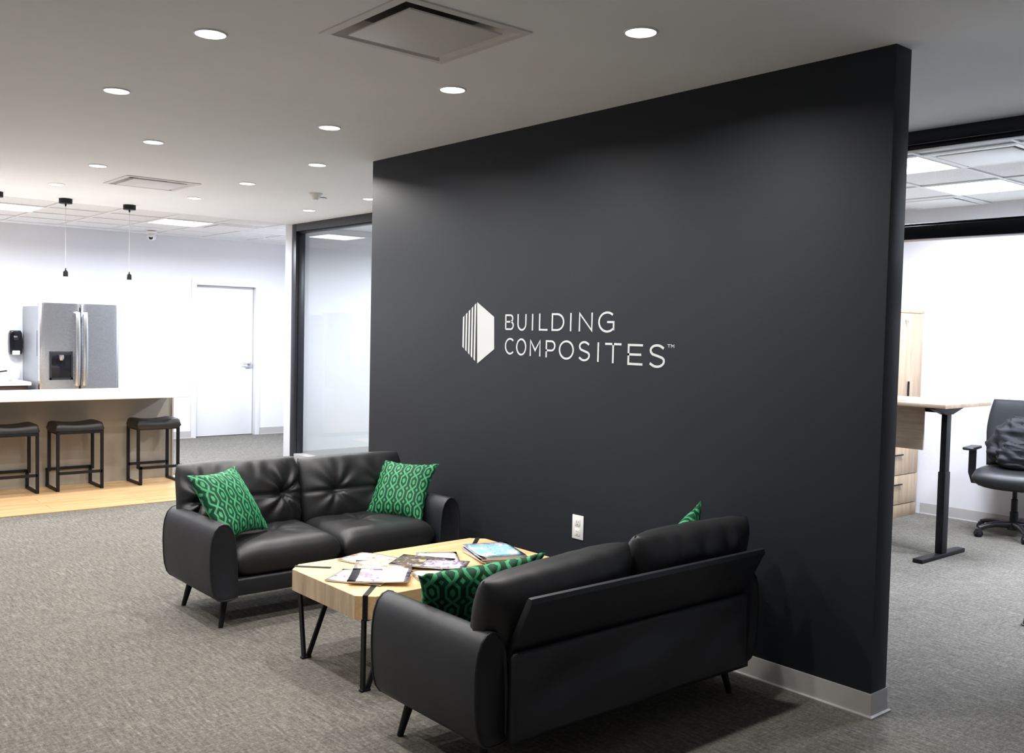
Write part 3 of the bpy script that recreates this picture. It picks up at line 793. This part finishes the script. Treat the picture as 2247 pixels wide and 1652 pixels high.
magazine(-1.345, 1.625, Z0+.012, .89, [WHT, WHT, WHT, PUR, ORG], 'white magazine with a black title band on the near pile edge', g1, header=(BLK, .86), curl=.012)
magazine(-.985, 1.620, Z0+.018, .75, [WHT, PUR, WHT, WHT], 'white magazine with a violet edge on top of the pile', g1, w=.15, h=.21)
g2 = 'neat stack of magazines'
labs = ['lowest magazine of the neat stack by the charcoal wall', 'second magazine from the bottom of the neat stack', 'middle magazine of the neat stack', 'second magazine from the top of the neat stack', 'sky blue magazine on top of the neat stack']
pals = [[BLU, GRY, WHT], [BRN, CRM, WHT], [BLK, BLU, WHT], [RED, WHT, CRM], [GRY, SKY, SKY, WHT, WHT]]
for i in range(5):
    magazine(-.628+random.uniform(-.008, .008), 1.69+random.uniform(-.01, .01), Z0+i*.0062, -.28+random.uniform(-.09, .09)+(PI/2 if 0 else 0), pals[i], labs[i], g2, w=.235, h=.30, t=.0052)

# ------------------------------------------------------------------ kitchen island, stools
isl = empty('kitchen_island', (0, 0, 0), label='grey-brown kitchen island with a white quartz slab top', cat='kitchen island')
ISX0, ISY = -4.2, 7.66
box('body', (ISX0, .0, ISY, ISY+.40, .0085, .855), M['island'], isl, .003)
for x0 in [ -.0-1.05*k for k in range(1, 5)]:
    pass
box('end_panel', (-.0, .018, ISY-.012, ISY+.40, .0085, .855), M['island'], isl, .002)
box('quartz_top', (ISX0-.05, -.018, 7.10, 8.06, .855, .896), M['quartz'], isl, .004)

def stool(x, y, flip, label):
    o = empty('bar_stool', (x, y, .0085), PI if flip else 0, label=label, cat='bar stool', group='black bar stools at the island')
    w, d, t = .193, .165, .025                          # half width, half depth, tube size
    zs = .545; zr = .165
    B = M['black_metal']
    # side A (local +y): straight posts; side B (local -y): posts stop at the foot rest, which juts outward
    for sx in (-1, 1):
        bar('leg', [(sx*w, d, zs), (sx*w, d, .008)], t, t, B, o, up=Vector((0, 1, 0)))
        bar('leg', [(sx*w, -d+.045, zs), (sx*w, -d+.045, zr-.01)], t, t, B, o, up=Vector((0, 1, 0)))
        bar('lower_leg', [(sx*w, -d-.02, zr+.01), (sx*w, -d-.02, .008)], t, t, B, o, up=Vector((0, 1, 0)))
        bar('floor_runner', [(sx*w, d+.01, .010), (sx*w, -d-.03, .010)], t, t, B, o)
        bar('foot_rest_arm', [(sx*w, -d+.055, zr), (sx*w, -d-.03, zr)], t, t, B, o)
    bar('foot_rest', [(-w-.01, -d-.02, zr), (w+.01, -d-.02, zr)], t, t, B, o)
    bar('stretcher', [(-w, d, zr), (w, d, zr)], t, t, B, o)
    fr = box('seat_frame', (-w-.01, w+.01, -d+.03, d+.012, zs-.022, zs), B, o, .002)
    def top_(u, v, z1):
        x = u*(w+.022); yy = .012+v*(d-.002)
        return x, yy, z1+.030*u*u-.004*v*v
    def f1(u, v):
        x, yy, z = top_(u, v, .60); e = (se(u, 10)*se(v, 10))**.4
        return (x, yy, zs+.02+(z+.014-zs-.02)*e)
    def f0(u, v):
        x, yy, z = top_(u, v, .60); e = (se(u, 10)*se(v, 10))**.4
        return (x, yy, zs+.02-.045*e)
    sheet('seat', f1, 30, 24, M['leather'], o, f0)
    return o
stool(-.250, 7.455, False, 'black saddle-seat bar stool nearest the open end of the island, foot rest outward')
stool(-.985, 7.460, True, 'black saddle-seat bar stool standing between two others, foot rest toward the island')
stool(-1.545, 7.455, True, 'black saddle-seat bar stool furthest from the door along the island')

# ------------------------------------------------------------------ refrigerator
fr = empty('refrigerator', (-.185, 0, 0), label='stainless steel french door refrigerator with ice dispenser', cat='refrigerator')
FY = 10.13                                             # front of the body
box('body', (-.45, .45, FY, 10.83, .0, 1.735), M['fridge_side'], fr, .004)
def fdoor(x0, x1, hole=None):
    bm = bmesh.new(); n = 14; pts = []
    for i in range(n+1):
        u = -1+2*i/n; x = x0+(x1-x0)*i/n
        pts.append((x, FY-.055-.020*(1-((x)/.46)**2)))
    r = .022
    L_ = [(x0, FY-.008), (x0, FY-.035), (x0+.004, FY-.05)] ; R_ = [(x1-.004, FY-.05), (x1, FY-.035), (x1, FY-.008)]
    pts[0] = (x0+.018, pts[0][1]-.001); pts[-1] = (x1-.018, pts[-1][1]-.001)
    return L_+pts+R_
hw = .45
dL = prism('door', fdoor(-hw, -.004), 'z', .72, 1.775, M['steel'], fr, .003)
dR = prism('door', fdoor(.004, hw), 'z', .72, 1.775, M['steel'], fr, .003)
prism('freezer_drawer', fdoor(-hw, hw), 'z', .06, .71, M['steel'], fr, .003)
yfd = FY-.055-.020
disp = box('dispenser', (-.345, -.09, yfd-.006, yfd+.03, .875, 1.21), M['black_gloss'], dL, .004)
box('dispenser_panel', (-.345, -.09, yfd-.008, yfd-.004, 1.165, 1.21), M['steel_dark'], disp, .002)
bm = bmesh.new()
for q in ((-.345, -.325, .875, 1.165), (-.11, -.09, .875, 1.165), (-.345, -.09, .875, .90)): bm_box(bm, q[0], q[1], yfd-.014, yfd-.005, q[2], q[3])
from_bm('dispenser_rim', bm, M['steel_dark'], disp)
lathe('dispenser_nozzle', [(0, 0), (.03, 0), (.032, -.03), (.024, -.06), (.016, -.062), (.014, -.03), (0, -.03)], M['chrome'], disp, 18, (-.217, yfd-.010, 1.165))
for d, x in ((dL, -.043), (dR, .043)):
    hp = [(x, yfd+.005, 1.675), (x, yfd-.040, 1.672), (x, yfd-.052, 1.60), (x, yfd-.060, 1.40), (x, yfd-.062, 1.25), (x, yfd-.058, 1.05), (x, yfd-.048, .87), (x, yfd-.035, .81), (x, yfd+.005, .80)]
    bm = bmesh.new(); bm_sweep(bm, hp, [(.026*math.cos(2*PI*i/12), .010*math.sin(2*PI*i/12)) for i in range(12)], up=Vector((0, 1, 0)))
    from_bm('handle', bm, M['chrome'], d, .9)
for x in (-.38, .38): box('hinge_cover', (x-.06, x+.06, FY-.05, FY+.06, 1.735, 1.772), M['fridge_side'], fr, .006)
box('side_seal', (-.452, -.4495, FY+.035, FY+.05, 1.15, 1.45), M['black_gloss'], fr, 0)

# ------------------------------------------------------------------ back counter at the far wall
kc = empty('base_cabinet', (0, 0, 0), label='dark brown base cabinet left of the refrigerator', cat='cabinet')
box('carcass', (-3.4, -.71, 10.26, YF-.01, .10, .805), M['darkcab'], kc, .002)
box('toe_kick', (-3.4, -.71, 10.33, YF-.01, .0, .10), M['steel_dark'], kc, 0)
for i in range(4):
    x1 = -.715-.66*i; x0 = x1-.65
    dr = box('drawer', (x0, x1, 10.238, 10.26, .645, .795), M['darkcab'], kc, .003); bar('handle', [((x0+x1)/2-.07, 10.22, .72), ((x0+x1)/2+.07, 10.22, .72)], .012, .012, M['chrome'], dr)
    dd = box('cabinet_door', (x0, x1, 10.238, 10.26, .12, .635), M['darkcab'], kc, .003); bar('handle', [(x1-.05, 10.22, .45), (x1-.05, 10.22, .60)], .012, .012, M['chrome'], dd)
cw = empty('countertop', (0, 0, 0), label='white countertop with a short backsplash beside the refrigerator', cat='countertop')
box('slab', (-3.42, -.688, 10.20, YF, .805, .846), M['quartz'], cw, .003)
box('backsplash', (-3.42, -.66, YF-.02, YF, .846, .957), M['quartz'], cw, .002)
fa = empty('faucet', (-1.02, 10.66, .8465), label='black gooseneck faucet on the white back counter', cat='faucet')
lathe('base', [(0, 0), (.026, 0), (.026, .012), (.018, .02), (.014, .06), (0, .06)], M['black_metal'], fa, 16)
tube('spout', [(0, 0, .05), (.02, -.003, .095), (.08, -.02, .100), (.15, -.04, .112), (.165, -.045, .112)], .009, M['black_metal'], fa, 10)
tube('lever', [(0, 0, .06), (-.05, 0, .085)], .006, M['black_metal'], fa, 8)
lathe('sink_stopper', [(0, 0), (.03, 0), (.03, .008), (.012, .012), (0, .012)], M['chrome'], None, 14, (-.86, 10.50, .846))
tag(bpy.data.objects['sink_stopper'], 'small dark sink stopper on the white back counter', 'stopper')

sd2 = empty('soap_dispenser', (-.72, YF, 1.295), label='black wall-mounted soap dispenser beside the refrigerator', cat='soap dispenser')
prism('housing', [(-.060, -.145), (.060, -.145), (.070, -.12), (.072, .0), (.070, .11), (.055, .145), (-.055, .145), (-.070, .11), (-.072, .0), (-.070, -.12)], 'y', -.10, 0, M['black_gloss'], sd2, .02, 4)
box('window', (-.025, .025, -.103, -.099, .03, .085), M['steel_dark'], sd2, .004)
box('emblem_strip', (-.028, .012, -.1035, -.1, .062, .075), M['chrome'], sd2, .001)
box('push_bar', (-.042, .042, -.112, -.085, -.150, -.098), M['white_plastic'], sd2, .008, 3)

# ------------------------------------------------------------------ office: standing desk
dk = empty('standing_desk', (3.29, 0, 0), label='height-adjustable oak desk on black lifting legs behind the glass front', cat='desk')
DZ = 1.118
box('desk_top', (-.385, .335, 1.115, 2.66, DZ-.028, DZ), M['oak_office_x'], dk, .002)
for y in (1.235, 2.50):
    lg = box('lifting_column', (-.148, -.070, y-.027, y+.027, .03, .62), M['black_metal'], dk, .004)
    box('inner_column', (-.143, -.075, y-.021, y+.021, .60, DZ-.075), M['black_metal'], lg, .003)
    box('foot', (-.455, .20, y-.036, y+.036, .0, .030), M['black_metal'], dk, .006)
    prism('support_bracket', [(-.33, DZ-.028), (-.33, DZ-.040), (-.16, DZ-.085), (-.05, DZ-.085), (.12, DZ-.040), (.12, DZ-.028)], 'y', y-.022, y+.022, M['black_metal'], dk, .002)
box('cross_beam', (-.14, -.085, 1.26, 2.48, DZ-.075, DZ-.03), M['black_metal'], dk, .003)
box('modesty_panel', (-.245, -.227, 1.335, 2.60, DZ-.345, DZ-.030), M['oak_office_x'], dk, .002)
ps = box('paper_stack', (-.32, -.02, 1.20, 1.44, 0, .004), M['paper'], None, .001, loc=(3.29, 0, DZ)); tag(ps, 'white paper sheets lying on the standing desk top', 'paper')
pr = box('red_folder', (-.36, -.21, 1.17, 1.38, 0, .0045), M['paper_red'], None, .001, loc=(3.29, .32, DZ)); tag(pr, 'flat red-orange folder on the standing desk edge', 'folder')

# tall oak cabinet
cb = empty('tall_cabinet', (4.27, 2.19, 0), label='tall pale oak storage cabinet in the office corner', cat='cabinet')
box('carcass', (-.42, .42, .02, .54, .09, 1.80), M['oak_office'], cb, .002)
box('cabinet_top', (-.43, .43, -.002, .545, 1.80, 1.828), M['oak_office'], cb, .002)
box('plinth', (-.42, .42, .004, .53, 0, .112), M['oak_office'], cb, .002)
for s in (-1, 1):
    x0, x1 = sorted((s*.003, s*.418))
    dd = box('cabinet_door', (x0, x1, 0, .02, .64, 1.797), M['oak_office'], cb, .002)
    bar('handle', [(s*.17, -.014, 1.05), (s*.17, -.014, 1.20)], .012, .014, M['black_metal'], dd)
    lk = lathe('lock', [(0, 0), (.011, 0), (.011, .006), (0, .006)], M['chrome'], dd, 14, (s*.10, 0, 1.735), (PI/2, 0, 0))
    if s > 0:
        box('key', (.094, .106, -.030, -.006, 1.715, 1.740), M['chrome'], dd, .001); tube('key_ring', [(.10+.014*math.cos(t*PI/6), -.022, 1.700+.018*math.sin(t*PI/6)) for t in range(12)], .0015, M['chrome'], dd, 6, closed=True, up=Vector((0, 1, 0)))
for z0, z1 in ((.118, .372), (.378, .634)):
    dd = box('drawer', (-.418, .418, 0, .02, z0, z1), M['oak_office'], cb, .002)
    bar('handle', [(-.05, -.014, (z0+z1)/2+.05), (.125, -.014, (z0+z1)/2+.05)], .012, .010, M['black_metal'], dd)

# office chair
oc = empty('office_chair', (4.40, 1.23, 0), 0, label='black swivel office chair with padded seat and armrests', cat='office chair')
lathe('gas_column', [(0, .07), (.032, .07), (.032, .20), (.025, .205), (.025, .30), (.018, .305), (.018, .42), (0, .42)], M['black_metal'], oc, 18)
lathe('hub', [(0, .055), (.045, .055), (.052, .08), (.045, .115), (0, .12)], M['steel_dark'], oc, 18)
for k in range(5):
    an = 1.30+k*2*PI/5; d = Vector((math.cos(an), math.sin(an), 0)); e = d*.30
    sp_ = tube('spoke', [d*.03+Vector((0, 0, .095)), d*.16+Vector((0, 0, .100)), d*.25+Vector((0, 0, .085)), e+Vector((0, 0, .070))], 1, M['steel_dark'], oc, 10, radii=[.028, .024, .020, .017])
    cs = Vector((-d.y, d.x, 0))
    for q in (-1, 1):
        wv = lathe('caster', [(0, -.010), (.022, -.010), (.028, -.006), (.028, .006), (.022, .010), (0, .010)], M['black_metal'], sp_, 16, e+cs*q*.016+Vector((0, 0, .028)), (PI/2, 0, an))
    lathe('caster_hood', [(0, .0), (.024, 0), (.03, -.015), (.024, .03), (.008, .04), (0, .04)], M['steel_dark'], sp_, 12, e+Vector((0, 0, .035)))
RZ = Matrix.Rotation(math.radians(-80), 4, 'Z')     # local front (-y) -> toward -x
def oc_part(o):
    o.matrix_local = RZ @ o.matrix_local; return o
def seat_fn(side):
    def fn(u, v):
        x = u*.295*(1-.10*abs(v)**3); y = v*.275*(1-.10*abs(u)**3)
        e = (se(u, 5)*se(v, 5))**.5
        z = .475+.012*u*u-.03*max(0, -v-.4)
        return (x, y, z+(.075*e if side > 0 else -.085*e))
    return fn
oc_part(sheet('seat', seat_fn(1), 30, 30, M['leather'], oc, seat_fn(-1)))
def back_fn(side):
    def fn(u, v):
        x = u*.285*(1-.14*max(0, v)**2-.06*max(0, -v)); z = .81+v*.275
        e = (se(u, 4)*se(v, 6))**.5
        y = .225+.07*(v+1)*.5+.03*u*u*-1
        return (x, y-side*.045*e, z)
    return fn
oc_part(sheet('backrest', back_fn(1), 24, 30, M['cloth_black'], oc, back_fn(-1)))
oc_part(box('mechanism', (-.09, .09, -.12, .14, .375, .425), M['steel_dark'], oc, .015, 3))
oc_part(bar('back_bracket', [(0, .10, .40), (0, .29, .42), (0, .32, .50), (0, .33, .75)], .07, .018, M['steel_dark'], oc, up=Vector((1, 0, 0))))
oc_part(tube('lever', [(.08, -.05, .40), (.20, -.07, .405), (.26, -.07, .398)], .007, M['steel_dark'], oc, 8))
oc_part(tube('lever', [(-.08, -.05, .40), (-.20, -.07, .405), (-.26, -.07, .398)], .007, M['steel_dark'], oc, 8))
for s in (-1, 1):
    a_ = oc_part(bar('arm_post', [(s*.18, .03, .415), (s*.325, .03, .42), (s*.335, .03, .48), (s*.335, .03, .675)], .055, .022, M['steel_dark'], oc, up=Vector((0, 1, 0))))
    p_ = oc_part(box('arm_pad', (s*.335-.045, s*.335+.045, -.125, .135, .675, .70), M['steel_dark'], oc, .011, 3))

bp = empty('backpack', (4.40, 1.23, .552), .17, label='black fabric backpack slumped on the office chair seat', cat='backpack')
def lump(name, c, rx, ry, rz_, seed, mat, parent, p=2.6, amp=.022, n=44, taper=.45):
    bm = bmesh.new(); rings = []
    for j in range(n+1):
        th = PI*j/n; ring = []
        for i in range(n):
            ph = 2*PI*i/n
            s_ = lambda v: math.copysign(abs(v)**(2/p), v)
            v = Vector((s_(math.sin(th))*s_(math.cos(ph)), s_(math.sin(th))*s_(math.sin(ph)), s_(math.cos(th))))
            q = mnoise.noise(v*2.4+Vector((seed, 0, 0)))+.55*(1-2*abs(mnoise.noise(v*4.2+Vector((0, seed, 0)))))+.3*mnoise.noise(v*10+Vector((0, 0, seed)))
            k = 1-taper*(v.z*.5+.5)                     # slumped: narrower toward the top
            ring.append(Vector((c[0]+v.x*rx*k+q*amp*v.x, c[1]+v.y*ry*k+q*amp*v.y, c[2]+v.z*rz_+q*amp*.4)))
        rings.append(ring)
    V = [[bm.verts.new(v) for v in r] for r in rings]
    for a, b in zip(V, V[1:]):
        for i in range(n): bm.faces.new((a[i], a[(i+1) % n], b[(i+1) % n], b[i]))
    bmesh.ops.remove_doubles(bm, verts=bm.verts[:], dist=1e-4)
    return from_bm(name, bm, mat, parent, True)
lump('body', (.04, -.01, .195), .15, .265, .195, 3.1, M['cloth_black'], bp, amp=.045)
lump('front_pocket', (-.10, -.03, .115), .055, .17, .110, 8.4, M['cloth_black'], bp, amp=.025, taper=.3)
tube('carry_handle', [(.04, -.05, .375), (.045, -.03, .405), (.045, .03, .405), (.04, .05, .375)], .009, M['cloth_black'], bp, 8)

# small dark stop on the office carpet just inside the doorway
ds = empty('floor_stop', (1.93, .130, 0), label='small black floor stop on the carpet inside the office doorway', cat='door stop')
lathe('dome', [(0, .115), (.018, .112), (.026, .10), (.030, .06), (.036, .012), (.036, 0), (0, 0)], M['black_metal'], ds, 20)
lathe('base_ring', [(.036, 0), (.046, 0), (.046, .006), (.036, .008)], M['steel_dark'], ds, 20)
